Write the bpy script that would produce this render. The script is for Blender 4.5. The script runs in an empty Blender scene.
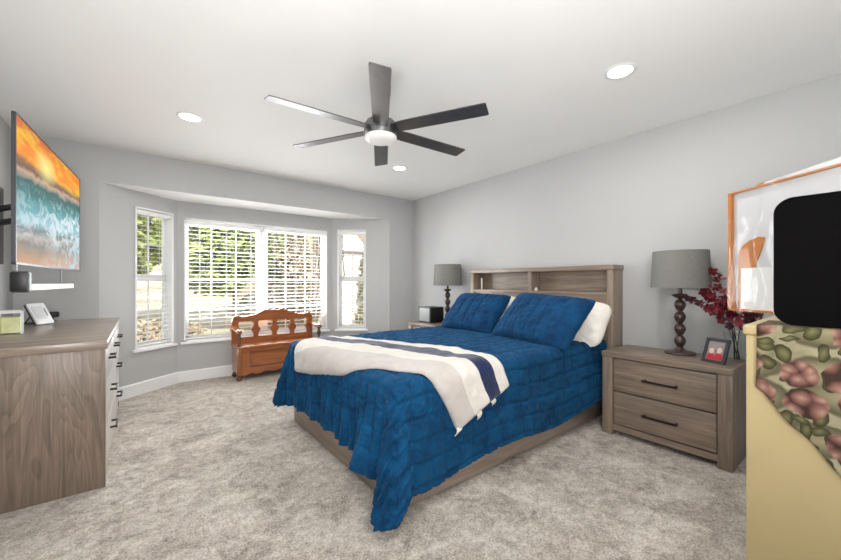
import bpy, bmesh, math, random
from mathutils import Vector, Matrix, noise
random.seed(7)
PI = math.pi
R = math.radians
scene = bpy.context.scene
COL = scene.collection

# ------------------------------------------------------------------ camera, light, exposure
cam_data = bpy.data.cameras.new('camera')
cam = bpy.data.objects.new('camera', cam_data)
COL.objects.link(cam)
cam.location = (0, 0, 1.22)
cam.rotation_euler = (PI / 2, 0, -0.6647)
cam_data.sensor_width = 36
cam_data.lens = 358.69 / 841 * 36
cam_data.shift_y = 0.00272
cam_data.clip_start = 0.02
scene.camera = cam

world = bpy.data.worlds.new('world')
scene.world = world
world.use_nodes = True
wn = world.node_tree
for n in list(wn.nodes):
    wn.nodes.remove(n)
w_out = wn.nodes.new('ShaderNodeOutputWorld')
w_bg = wn.nodes.new('ShaderNodeBackground')
w_sky = wn.nodes.new('ShaderNodeTexSky')
w_sky.sky_type = 'HOSEK_WILKIE'
w_sky.turbidity = 5
w_sky.ground_albedo = 0.5
w_sky.sun_direction = Vector((-0.3, -0.6, 0.75)).normalized()
w_mix = wn.nodes.new('ShaderNodeMixRGB')
w_mix.inputs[0].default_value = 0.7
w_mix.inputs[2].default_value = (0.95, 0.97, 1.0, 1)
wn.links.new(w_sky.outputs[0], w_mix.inputs[1])
wn.links.new(w_mix.outputs[0], w_bg.inputs[0])
wn.links.new(w_bg.outputs[0], w_out.inputs[0])
w_bg.inputs[1].default_value = 1.3

sun_d = bpy.data.lights.new('sun', 'SUN')
sun_d.energy = 6.0
sun_d.angle = R(2)
sun_d.color = (1, .95, .86)
sun = bpy.data.objects.new('sun', sun_d)
COL.objects.link(sun)
sun.rotation_euler = Vector((0.25, 0.75, -0.62)).to_track_quat('-Z', 'Y').to_euler()


def area(name, loc, direction, sx, sy, power, color=(1, 1, 1), shape='RECTANGLE'):
    d = bpy.data.lights.new(name, 'AREA')
    d.shape = shape
    d.size = sx
    d.size_y = sy
    d.energy = power
    d.color = color
    o = bpy.data.objects.new(name, d)
    COL.objects.link(o)
    o.location = loc
    o.rotation_euler = Vector(direction).to_track_quat('-Z', 'Y').to_euler()
    return o


# daylight through the three bay windows; unseen soft fill added behind the camera
area('daylight_bay', (1.35, 5.50, 1.35), (0, -1, 0.42), 1.8, 1.4, 104, (.97, .985, 1))
area('rear_fill', (1.2, -1.25, 1.6), (0.05, 1, 0.12), 3.0, 1.6, 5, (1, .98, .96))
# soft fill added beside the camera, aimed up to brighten the ceiling
area('ceiling_fill', (-.15, -.45, 1.45), (.55, .9, .9), 1.3, 1.3, 82, (1, .993, .975))
DOWNLIGHT_W = 10
scene.view_settings.view_transform = 'Standard'
scene.view_settings.look = 'None'
scene.view_settings.exposure = 0.2
scene.view_settings.gamma = 1
scene.view_settings.use_curve_mapping = False
scene.cycles.use_denoising = True
scene.cycles.max_bounces = 10
scene.cycles.diffuse_bounces = 6
scene.cycles.transparent_max_bounces = 24
scene.cycles.sample_clamp_indirect = 6
scene.cycles.caustics_reflective = False
scene.cycles.caustics_refractive = False


# ------------------------------------------------------------------ materials
def s2l(c):
    return tuple(((v / 255) / 12.92 if v / 255 <= .04045 else ((v / 255 + .055) / 1.055) ** 2.4) for v in c[:3]) + (1,)


class NT:
    def __init__(s, name):
        s.m = bpy.data.materials.new(name)
        s.m.use_nodes = True
        s.t = s.m.node_tree
        s.b = s.t.nodes['Principled BSDF']
        s.out = s.t.nodes['Material Output']

    def n(s, typ, **kw):
        k = s.t.nodes.new('ShaderNode' + typ)
        for a, v in kw.items():
            if a.startswith('i_'):
                key = a[2:]
                k.inputs[int(key) if key.isdigit() else key.replace('_', ' ')].default_value = v
            else:
                setattr(k, a, v)
        return k

    def l(s, a, b):
        s.t.links.new(a, b)

    def ramp(s, fac, stops, interp='LINEAR'):
        r = s.n('ValToRGB')
        r.color_ramp.interpolation = interp
        els = r.color_ramp.elements
        while len(els) < len(stops):
            els.new(0.5)
        for e, (p, c) in zip(els, stops):
            e.position = p
            e.color = c if len(c) == 4 else tuple(c) + (1,)
        s.l(fac, r.inputs[0])
        return r.outputs[0]

    def coords(s, scale=(1, 1, 1), kind='Object', rot=(0, 0, 0)):
        tc = s.n('TexCoord')
        mp = s.n('Mapping')
        mp.inputs['Scale'].default_value = scale
        mp.inputs['Rotation'].default_value = rot
        s.l(tc.outputs[kind], mp.inputs[0])
        return mp.outputs[0]

    def noise(s, vec, scale, detail=3, rough=.5, dist=0):
        k = s.n('TexNoise')
        k.inputs['Scale'].default_value = scale
        k.inputs['Detail'].default_value = detail
        k.inputs['Roughness'].default_value = rough
        k.inputs['Distortion'].default_value = dist
        s.l(vec, k.inputs['Vector'])
        return k.outputs[0]

    def math(s, op, a, b=None, c=None):
        k = s.n('Math', operation=op)
        for i, v in enumerate((a, b, c)):
            if v is None:
                continue
            if isinstance(v, (int, float)):
                k.inputs[i].default_value = v
            else:
                s.l(v, k.inputs[i])
        return k.outputs[0]

    def mix(s, fac, a, b, blend='MIX'):
        k = s.n('MixRGB', blend_type=blend)
        for i, v in enumerate((fac, a, b)):
            if isinstance(v, (int, float)):
                k.inputs[i].default_value = v
            elif isinstance(v, tuple):
                k.inputs[i].default_value = v
            else:
                s.l(v, k.inputs[i])
        return k.outputs[0]

    def bump(s, h, strength, dist=.01):
        k = s.n('Bump')
        k.inputs['Strength'].default_value = strength
        k.inputs['Distance'].default_value = dist
        s.l(h, k.inputs['Height'])
        s.l(k.outputs[0], s.b.inputs['Normal'])

    def base(s, c):
        if isinstance(c, tuple):
            s.b.inputs['Base Color'].default_value = c
        else:
            s.l(c, s.b.inputs['Base Color'])

    def set(s, **kw):
        for k, v in kw.items():
            s.b.inputs[k.replace('_', ' ')].default_value = v


def plain(name, rgb, rough=.5, metal=0., var=.06, nscale=6, coat=0., bump=0., spec=.5):
    k = NT(name)
    c = s2l(rgb)
    v = k.coords()
    nz = k.noise(v, nscale, 3)
    lo = tuple(x * (1 - var) for x in c[:3]) + (1,)
    hi = tuple(min(1, x * (1 + var)) for x in c[:3]) + (1,)
    k.base(k.ramp(nz, [(.3, lo), (.7, hi)]))
    k.set(Roughness=rough, Metallic=metal, Coat_Weight=coat, Specular_IOR_Level=spec)
    k.b.inputs['Coat Roughness'].default_value = .15
    if bump:
        k.bump(k.noise(v, nscale * 12, 2), bump, .004)
    return k.m


def wood(name, dark, light, axis, rough=.5, coat=0., scale=1., grain=.5, figure=0.):
    """axis: 0/1/2, the direction the grain runs along"""
    k = NT(name)
    sc = [14 * scale] * 3
    sc[axis] = 1.1 * scale
    v = k.coords(tuple(sc))
    n1 = k.noise(v, 1.6, 5, .6, .9)
    sc2 = [70 * scale] * 3
    sc2[axis] = 2.2 * scale
    n2 = k.noise(k.coords(tuple(sc2)), 1.5, 3, .6)
    n3 = k.noise(k.coords((1.3, 1.3, 1.3)), 1.7, 2)
    f = k.math('ADD', k.math('MULTIPLY', n1, .62), k.math('MULTIPLY', n2, .38))
    if figure:
        sc3 = [5.5 * scale] * 3
        sc3[axis] = .9 * scale
        n4 = k.noise(k.coords(tuple(sc3)), 1.0, 2, .5, .6)
        ring = k.math('FRACT', k.math('MULTIPLY', n4, 13))
        ring = k.ramp(ring, [(0, (1, 1, 1, 1)), (.75, (.35, .35, .35, 1)), (.92, (0, 0, 0, 1)), (1, (1, 1, 1, 1))])
        f = k.math('ADD', k.math('MULTIPLY', f, 1 - figure), k.math('MULTIPLY', ring, figure))
    d, l = s2l(dark), s2l(light)
    mid = tuple((a + b) / 2 for a, b in zip(d, l))
    c = k.ramp(f, [(.5 - grain * .42, d), (.5, mid), (.5 + grain * .34, l)])
    c = k.mix(.35, c, k.ramp(n3, [(.3, (.75, .75, .75, 1)), (.7, (1, 1, 1, 1))]), 'MULTIPLY')
    k.base(c)
    k.set(Roughness=rough, Coat_Weight=coat)
    k.b.inputs['Coat Roughness'].default_value = .22
    k.bump(n2, .12, .003)
    return k.m


M = {}
M['wall'] = plain('wall_paint', (183, 184, 184.5), .75, var=.015, nscale=2, bump=.04)
M['ceiling'] = plain('ceiling_paint', (242, 242, 241), .8, var=.01, nscale=2, bump=.05)
M['trim'] = plain('white_trim_paint', (236, 237, 238), .4, var=.01)
M['vinyl'] = plain('white_window_vinyl', (240, 241, 242), .35, var=.01)
M['slat'] = plain('white_blind_slat', (242, 242, 240), .4, var=.01)
GD, GL = (100, 85, 73), (162, 144, 128)
M['grey_wood_x'] = wood('weathered_grey_wood_x', GD, (170, 153, 138), 0, .38, .5)
M['grey_wood_y'] = wood('weathered_grey_wood_y', GD, GL, 1, .42, .25)
M['grey_wood_z'] = wood('weathered_grey_wood_z', GD, GL, 2, .42, .25)
M['dresser_side'] = wood('weathered_grey_wood_panel', (82, 68, 58), (154, 136, 121), 2, .45, .12, 1.0, .62, .13)
M['dresser_front'] = wood('wood_front_with_glare', (204, 199, 193), (228, 225, 221), 1, .28, .6, .8)  # window glare on the drawer fronts painted in as a pale tone
M['gap'] = plain('dark_recess', (40, 34, 30), .8)
M['bronze'] = plain('dark_bronze_metal', (48, 40, 36), .38, .7)
M['black'] = plain('black_plastic', (20, 20, 22), .4)
M['black_matte'] = plain('matte_black_panel', (8, 7, 8), .9, var=.12, nscale=3, spec=.06)
M['orange_wood'] = wood('orange_oak_varnish', (120, 66, 32), (188, 114, 60), 0, .25, .8, 1., .7)
M['orange_wood_z'] = wood('orange_oak_varnish_upright', (116, 64, 32), (170, 102, 54), 2, .3, .6, 1., .7)
M['orange_dark'] = wood('dark_oak_turning', (70, 42, 26), (110, 66, 40), 2, .35, .5)
M['shade'] = plain('grey_linen_shade', (120, 119, 115), .85, var=.05, nscale=40, bump=.3)
M['lamp_wood'] = wood('dark_turned_wood', (38, 30, 28), (84, 62, 54), 2, .35, .4, 2.)
M['fan_metal'] = plain('brushed_dark_nickel', (120, 120, 122), .3, .9, var=.05)
M['fan_blade'] = plain('dark_fan_blade', (104, 101, 100), .34, .75, coat=.3, var=.08, nscale=12)
M['white_plastic'] = plain('white_plastic', (235, 236, 238), .35, var=.01)
M['grey_plastic'] = plain('grey_plastic', (120, 122, 126), .4)
M['white_cloth'] = plain('white_pillowcase', (228, 224, 216), .85, var=.03, nscale=12, bump=.15)
M['mattress'] = plain('white_mattress', (225, 222, 216), .85)
M['cream'] = plain('cream_paint', (170, 153, 112), .45, var=.04, nscale=4)
M['amber'] = wood('amber_wood', (166, 90, 0), (196, 118, 8), 2, .6, 0, .8, .6)
M['art_grey'] = plain('pale_grey_board', (196, 196, 199), .6, var=.02)
M['paper'] = plain('white_paper', (226, 226, 224), .6, var=.02)
M['red_petal'] = plain('dark_red_petal', (112, 14, 34), .6, var=.35, nscale=30)
M['dark_petal'] = plain('wine_petal', (74, 20, 36), .6, var=.3, nscale=30)
M['twig'] = plain('dark_twig', (58, 40, 34), .7)
M['photo_red'] = plain('photo_red', (196, 34, 48), .4)
M['photo_pale'] = plain('photo_pale', (226, 196, 184), .4)
M['photo_bg'] = plain('photo_background', (150, 140, 140), .4, var=.15, nscale=30)
M['charcoal'] = plain('charcoal_frame', (52, 54, 58), .4)
M['screen_grey'] = plain('grey_screen', (150, 154, 156), .25, var=.04)


def emis(name, rgb, strength):
    k = NT(name)
    k.base(s2l(rgb))
    k.b.inputs['Emission Color'].default_value = s2l(rgb)
    k.set(Emission_Strength=strength)
    return k.m


M['lens'] = emis('downlight_lens', (255, 252, 245), 9)
M['fan_lens'] = emis('fan_light_lens', (226, 226, 224), .12)  # fan lamp is off; faint emission added to brighten the white lens


def glass(name, tint=(1, 1, 1, 1), gloss=.9, rough=.02, film=0.):
    k = NT(name)
    k.t.nodes.remove(k.b)
    fr = k.n('LayerWeight')
    facing = k.math('MULTIPLY_ADD', k.math('POWER', fr.outputs['Facing'], 4), .6, .04)
    tr = k.n('BsdfTransparent')
    tr.inputs[0].default_value = tint
    gl = k.n('BsdfGlossy')
    gl.inputs['Roughness'].default_value = rough
    mx = k.n('MixShader')
    k.l(k.math('MULTIPLY', facing, gloss), mx.inputs[0])
    k.l(tr.outputs[0], mx.inputs[1])
    k.l(gl.outputs[0], mx.inputs[2])
    res = mx.outputs[0]
    if film:
        df = k.n('BsdfDiffuse')
        df.inputs[0].default_value = (.85, .85, .85, 1)
        nz = k.noise(k.coords(), 9, 4, .6, .8)
        f = k.math('MULTIPLY', k.ramp(nz, [(.42, (0, 0, 0, 1)), (.72, (1, 1, 1, 1))]), film)
        f = k.math('ADD', f, film * .25)
        m2 = k.n('MixShader')
        k.l(f, m2.inputs[0])
        k.l(res, m2.inputs[1])
        k.l(df.outputs[0], m2.inputs[2])
        res = m2.outputs[0]
    k.l(res, k.out.inputs[0])
    return k.m


M['pane'] = glass('window_glass', (.97, .98, .98, 1), .8)
M['clear'] = glass('clear_glass', (.95, .97, .97, 1), .8, .04)
M['film'] = glass('plastic_film', (.985, .985, .985, 1), .8, .12, .05)


def carpet():
    k = NT('carpet_pile')
    v = k.coords()
    fine = k.noise(v, 95, 3, .75)
    mid = k.noise(v, 26, 3, .6, .6)
    big = k.noise(v, 4.5, 4, .62, 1.2)
    big2 = k.noise(v, 1.3, 2)
    f = k.math('ADD', k.math('MULTIPLY', fine, .5), k.math('MULTIPLY', mid, .28))
    f = k.math('ADD', f, k.math('MULTIPLY', big, .34))
    f = k.math('ADD', f, k.math('MULTIPLY', big2, .08))
    c = k.ramp(f, [(.45, s2l((110, 99, 89))), (.58, s2l((186, 175, 163))), (.71, s2l((232, 225, 216)))])
    k.base(c)
    k.set(Roughness=.95, Specular_IOR_Level=.1, Sheen_Weight=.2)
    h = k.math('ADD', fine, k.math('MULTIPLY', big, .9))
    k.bump(h, .7, .025)
    return k.m


M['carpet'] = carpet()


def fabric(name, dark, light, scale=60, bump=.25):
    k = NT(name)
    v = k.coords()
    a = k.noise(v, scale, 4, .65)
    b = k.noise(v, 7, 3, .6, .5)
    f = k.math('ADD', k.math('MULTIPLY', a, .45), k.math('MULTIPLY', b, .55))
    k.base(k.ramp(f, [(.36, s2l(dark)), (.64, s2l(light))]))
    k.set(Roughness=.85, Sheen_Weight=.12, Specular_IOR_Level=.2)
    k.b.inputs['Sheen Tint'].default_value = s2l((120, 170, 220))
    k.bump(k.math('ADD', a, b), bump, .008)
    return k.m


M['quilt'] = fabric('blue_quilt_fabric', (0, 40, 74), (4, 77, 120))
M['sham'] = fabric('blue_sham_fabric', (0, 40, 75), (8, 71, 115))


def throw_mat():
    k = NT('striped_throw_fabric')
    uv = k.n('UVMap')
    sep = k.n('SeparateXYZ')
    k.l(uv.outputs[0], sep.inputs[0])
    w = s2l((222, 217, 209))
    g = s2l((196, 189, 184))
    n = s2l((12, 32, 74))
    c = k.ramp(sep.outputs[0], [(0, g), (.27, w), (.555, n), (.775, w)], 'CONSTANT')
    nz = k.noise(k.coords(), 14, 4, .7, .6)
    c = k.mix(.5, c, k.ramp(nz, [(.3, (.78, .77, .78, 1)), (.62, (1, 1, 1, 1))]), 'MULTIPLY')
    k.base(c)
    k.set(Roughness=.9, Sheen_Weight=.3, Specular_IOR_Level=.2)
    k.bump(k.noise(k.coords(), 45, 4, .7), .5, .01)
    return k.m


M['throw'] = throw_mat()


def floral():
    k = NT('floral_cotton')
    tc0 = k.n('TexCoord')
    sp0 = k.n('SeparateXYZ')
    k.l(tc0.outputs['Object'], sp0.inputs[0])
    cb0 = k.n('CombineXYZ')
    k.l(sp0.outputs[1], cb0.inputs[0])
    k.l(k.math('SUBTRACT', sp0.outputs[2], sp0.outputs[0]), cb0.inputs[1])
    v = cb0.outputs[0]
    # slow warp of the coordinates keeps the flowers from looking like cells
    wv = k.n('TexNoise')
    wv.inputs['Scale'].default_value = 14
    k.l(v, wv.inputs['Vector'])
    wmix = k.n('VectorMath', operation='MULTIPLY_ADD')
    k.l(wv.outputs['Color'], wmix.inputs[0])
    wmix.inputs[1].default_value = (.045, .045, 0)
    k.l(v, wmix.inputs[2])
    v2 = wmix.outputs[0]
    ground = k.ramp(k.noise(v2, 7, 5, .62, .8), [(.3, s2l((98, 93, 72))), (.48, s2l((130, 124, 99))), (.7, s2l((152, 144, 118)))])

    def cells(scale, feature='F1', vec=v2, mp=(1, 1, 1)):
        m_ = k.n('Mapping')
        m_.inputs['Scale'].default_value = mp
        k.l(vec, m_.inputs[0])
        vo = k.n('TexVoronoi', feature=feature, voronoi_dimensions='2D')
        vo.inputs['Scale'].default_value = scale
        k.l(m_.outputs[0], vo.inputs['Vector'])
        sp = k.n('SeparateColor')
        k.l(vo.outputs['Color'], sp.inputs[0])
        return vo.outputs['Distance'], sp.outputs

    def layer(c, scale, mp, r0, r1, cut, inside, vec=v2):
        d, rnd = cells(scale, mp=mp, vec=vec)
        m_ = k.ramp(d, [(r0, (1, 1, 1, 1)), (r1, (0, 0, 0, 1))])
        return k.mix(k.math('MULTIPLY', m_, k.math('GREATER_THAN', rnd[0], cut)), c, inside(d))
    big = lambda d: k.ramp(d, [(0, s2l((132, 124, 96))), (.25, s2l((110, 104, 80))), (.42, s2l((80, 76, 58)))])
    c = layer(ground, 7, (.75, 1.3, 1), .46, .52, .35, big)
    leaf = lambda d: k.ramp(d, [(0, s2l((104, 100, 68))), (.18, s2l((78, 76, 48))), (.36, s2l((46, 44, 30)))])
    c = layer(c, 15, (1.5, .9, 1), .36, .41, .40, leaf)
    c = layer(c, 18, (.8, 1.5, 1), .32, .38, .55, leaf)
    pet, _ = cells(24)
    petal = k.ramp(pet, [(0, s2l((150, 120, 108))), (.28, s2l((122, 88, 78))), (.5, s2l((92, 62, 56))), (.66, s2l((54, 40, 34)))])
    c = layer(c, 9.0, (1, 1, 1), .40, .45, .45, lambda d: petal)
    k.base(c)
    k.set(Roughness=.9, Specular_IOR_Level=.2)
    k.bump(k.noise(v, 30, 3), .2, .006)
    return k.m


M['floral'] = floral()


def tv_mat(W, H):
    k = NT('sunset_beach_picture')
    tc = k.n('TexCoord')
    mp = k.n('Mapping')
    mp.inputs['Scale'].default_value = (1 / W, 1, 1 / H)
    k.l(tc.outputs['Object'], mp.inputs[0])
    sep = k.n('SeparateXYZ')
    k.l(mp.outputs[0], sep.inputs[0])
    u, v = sep.outputs[0], sep.outputs[2]
    n1 = k.noise(k.coords((1.4, 1, 3.2), rot=(0, .35, 0)), 2.6, 5, .6, .6)
    n2 = k.noise(k.coords((2.2, 1, 3.6)), 3.0, 5, .66, 1.2)
    vv = k.math('ADD', v, k.math('MULTIPLY', k.math('SUBTRACT', n1, .5), .16))
    vv = k.math('ADD', vv, k.math('MULTIPLY', k.math('SUBTRACT', u, .5), -.10))
    st = [(.0, s2l((214, 130, 62))), (.07, s2l((182, 132, 84))), (.14, s2l((150, 122, 92))), (.20, s2l((116, 108, 98))), (.245, s2l((176, 170, 160))),
          (.29, s2l((96, 112, 116))), (.35, s2l((150, 196, 206))), (.42, s2l((96, 164, 178))), (.50, s2l((58, 146, 150))),
          (.58, s2l((8, 104, 102))), (.635, s2l((16, 92, 88))), (.66, s2l((150, 140, 130))), (.69, s2l((206, 168, 138))), (.72, s2l((112, 84, 70))),
          (.755, s2l((150, 104, 70))), (.79, s2l((246, 150, 30))), (.88, s2l((255, 140, 0))), (1., s2l((214, 104, 30)))]
    c = k.ramp(vv, st)
    # foam
    fo = k.ramp(n2, [(.47, (0, 0, 0, 1)), (.56, (1, 1, 1, 1))])
    band = k.ramp(k.math('ADD', v, k.math('MULTIPLY', u, -.04)), [(.10, (0, 0, 0, 1)), (.26, (1, 1, 1, 1)), (.44, (1, 1, 1, 1)), (.60, (0, 0, 0, 1))])
    wu = k.math('MULTIPLY_ADD', u, .9, .30)
    c = k.mix(k.math('MULTIPLY', k.math('MULTIPLY', fo, band), wu), c, s2l((222, 236, 242)))
    # low foam in the right corner
    rc = k.ramp(k.math('SUBTRACT', k.math('MULTIPLY', u, .62), v), [(.10, (0, 0, 0, 1)), (.42, (1, 1, 1, 1))])
    c = k.mix(k.math('MULTIPLY', rc, k.math('MULTIPLY_ADD', fo, .55, .3)), c, s2l((176, 212, 226)))
    # sun and cloud streaks
    du = k.math('MULTIPLY', k.math('SUBTRACT', u, .36), 1.5)
    dv = k.math('MULTIPLY', k.math('SUBTRACT', v, .80), 1.9)
    d = k.math('SQRT', k.math('ADD', k.math('MULTIPLY', du, du), k.math('MULTIPLY', dv, dv)))
    glow = k.ramp(d, [(.02, (1, 1, 1, 1)), (.26, (0, 0, 0, 1))])
    sky = k.ramp(v, [(.74, (0, 0, 0, 1)), (.80, (1, 1, 1, 1))])
    cl = k.ramp(k.noise(k.coords((1.1, 1, 5), rot=(0, .6, 0)), 3, 5, .62), [(.46, (0, 0, 0, 1)), (.60, (1, 1, 1, 1))])
    c = k.mix(k.math('MULTIPLY', k.math('MULTIPLY', sky, cl), .8), c, s2l((255, 206, 40)))
    c = k.mix(k.math('MULTIPLY', glow, .95), c, s2l((255, 246, 150)))
    k.base((.01, .01, .01, 1))
    k.l(c, k.b.inputs['Emission Color'])
    k.set(Emission_Strength=.82, Roughness=.6, Specular_IOR_Level=.15)
    return k.m


# ------------------------------------------------------------------ mesh helpers
def box(bm, x0, x1, y0, y1, z0, z1, bev=0., seg=2):
    m = bmesh.ops.create_cube(bm, size=1)
    vs = m['verts']
    for v in vs:
        v.co = Vector(((x0 + x1) / 2 + v.co.x * (x1 - x0), (y0 + y1) / 2 + v.co.y * (y1 - y0), (z0 + z1) / 2 + v.co.z * (z1 - z0)))
    if bev:
        es = list({e for v in vs for e in v.link_edges})
        bmesh.ops.bevel(bm, geom=es, offset=bev, segments=seg, affect='EDGES', profile=.5)
    return bm


def lathe(bm, prof, cx=0, cy=0, n=32, cap=True):
    rings = []
    for r, z in prof:
        rings.append([bm.verts.new((cx + r * math.cos(2 * PI * i / n), cy + r * math.sin(2 * PI * i / n), z)) for i in range(n)])
    for a, b in zip(rings, rings[1:]):
        for i in range(n):
            bm.faces.new((a[i], a[(i + 1) % n], b[(i + 1) % n], b[i]))
    if cap:
        if prof[0][0] > 1e-4:
            bm.faces.new(list(reversed(rings[0])))
        if prof[-1][0] > 1e-4:
            bm.faces.new(rings[-1])
    return bm


def tube(bm, pts, r, n=8, taper=None):
    pts = [Vector(p) for p in pts]
    rings = []
    up = Vector((0, 0, 1))
    for i, p in enumerate(pts):
        t = (pts[min(i + 1, len(pts) - 1)] - pts[max(i - 1, 0)]).normalized()
        a = t.cross(up)
        if a.length < 1e-3:
            a = t.cross(Vector((1, 0, 0)))
        a.normalize()
        b = t.cross(a)
        rr = r if taper is None else r + (taper - r) * i / (len(pts) - 1)
        rings.append([bm.verts.new(p + rr * (math.cos(2 * PI * j / n) * a + math.sin(2 * PI * j / n) * b)) for j in range(n)])
    for a, b in zip(rings, rings[1:]):
        for j in range(n):
            bm.faces.new((a[j], a[(j + 1) % n], b[(j + 1) % n], b[j]))
    bm.faces.new(rings[0])
    bm.faces.new(list(reversed(rings[-1])))
    return bm


def prism(bm, poly, axis, lo, hi):
    """extrude a 2-D polygon along an axis (0 x, 1 y, 2 z)"""
    def mk(p, t):
        if axis == 0:
            return (t, p[0], p[1])
        if axis == 1:
            return (p[0], t, p[1])
        return (p[0], p[1], t)
    a = [bm.verts.new(mk(p, lo)) for p in poly]
    b = [bm.verts.new(mk(p, hi)) for p in poly]
    n = len(poly)
    bm.faces.new(a)
    bm.faces.new(list(reversed(b)))
    for i in range(n):
        bm.faces.new((a[i], b[i], b[(i + 1) % n], a[(i + 1) % n]))
    return bm


def rounded_rect(x0, x1, z0, z1, r, n=8):
    out = []
    for cx, cz, a0 in ((x1 - r, z0 + r, -PI / 2), (x1 - r, z1 - r, 0), (x0 + r, z1 - r, PI / 2), (x0 + r, z0 + r, PI)):
        for i in range(n + 1):
            a = a0 + PI / 2 * i / n
            out.append((cx + r * math.cos(a), cz + r * math.sin(a)))
    return out


def obj(name, bm, mat, parent=None, smooth=False, angle=35, fix=True):
    if fix:
        bmesh.ops.recalc_face_normals(bm, faces=bm.faces)
    me = bpy.data.meshes.new(name)
    bm.to_mesh(me)
    bm.free()
    me.materials.append(mat)
    if smooth:
        for p in me.polygons:
            p.use_smooth = True
        try:
            me.set_sharp_from_angle(angle=R(angle))
        except Exception:
            pass
    o = bpy.data.objects.new(name, me)
    COL.objects.link(o)
    if parent:
        o.parent = parent
    return o


def bx(name, mat, parent, *a, bev=0., seg=2):
    return obj(name, box(bmesh.new(), *a, bev=bev, seg=seg), mat, parent, smooth=bool(bev), angle=40)


def tag(o, label, cat, group=None):
    o['label'] = label
    o['category'] = cat
    if group:
        o['group'] = group
    return o


def thing(name, label, cat, loc=(0, 0, 0), rotz=0, group=None):
    o = bpy.data.objects.new(name, None)
    o.empty_display_size = .1
    COL.objects.link(o)
    o.location = loc
    o.rotation_euler = (0, 0, rotz)
    return tag(o, label, cat, group)


def struct(o):
    o['kind'] = 'structure'
    return o


def dup(root, loc=None, rotz=None, label=None, group=None):
    r = root.copy()
    COL.objects.link(r)
    if loc is not None:
        r.location = loc
    if rotz is not None:
        r.rotation_euler = (0, 0, rotz)
    if label:
        r['label'] = label
    if group:
        r['group'] = group
    for ch in list(root.children):
        c = ch.copy()
        COL.objects.link(c)
        c.parent = r
        for g in list(ch.children):
            d = g.copy()
            COL.objects.link(d)
            d.parent = c
    return r


# ------------------------------------------------------------------ room shell
XW, XL, YB, YF, H = 3.53, -0.88, 4.717, -1.5, 2.56
ZS = 2.2075            # bay soffit
L0, L1 = Vector((-.311, YB)), Vector((.358, 5.24))
R0, R1 = Vector((2.357, 5.24)), Vector((3.081, YB))
T = .13

bm = bmesh.new()
box(bm, XL - .3, XW + .3, YF - .2, YB, -.1, 0)
prism(bm, [(L0.x, YB), (R1.x, YB), (R0.x + .02, 5.26), (L1.x - .02, 5.26)], 2, -.1, 0)
struct(obj('floor', bm, M['carpet']))
struct(obj('ceiling', box(bmesh.new(), XL - .3, XW + .3, YF - .2, YB + .13, H, H + .2), M['ceiling']))
bm = bmesh.new()
prism(bm, [(L0.x - .05, YB + .002), (R1.x + .05, YB + .002), (R0.x + .2, 5.5), (L1.x - .2, 5.5)], 2, ZS, ZS + .12)
struct(obj('ceiling_bay', bm, M['ceiling']))
struct(obj('wall_left', box(bmesh.new(), XL - .15, XL, YF, YB, 0, H), M['wall']))
struct(obj('wall_right', box(bmesh.new(), XW, XW + .15, YF, YB + .13, 0, H), M['wall']))
bm = bmesh.new()
box(bm, XL - .15, L0.x, YB, YB + T, 0, H)
box(bm, R1.x, XW, YB, YB + T, 0, H)
box(bm, L0.x, R1.x, YB, YB + T, ZS + .0015, H)
struct(obj('wall_back', bm, M['wall']))
struct(obj('wall_front', box(bmesh.new(), XL - .15, XW + .15, YF - .15, YF, 0, H), M['wall']))


def frame_of(p0, p1):
    d = (p1 - p0)
    ang = math.atan2(d.y, d.x)
    return d.length, ang


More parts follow.
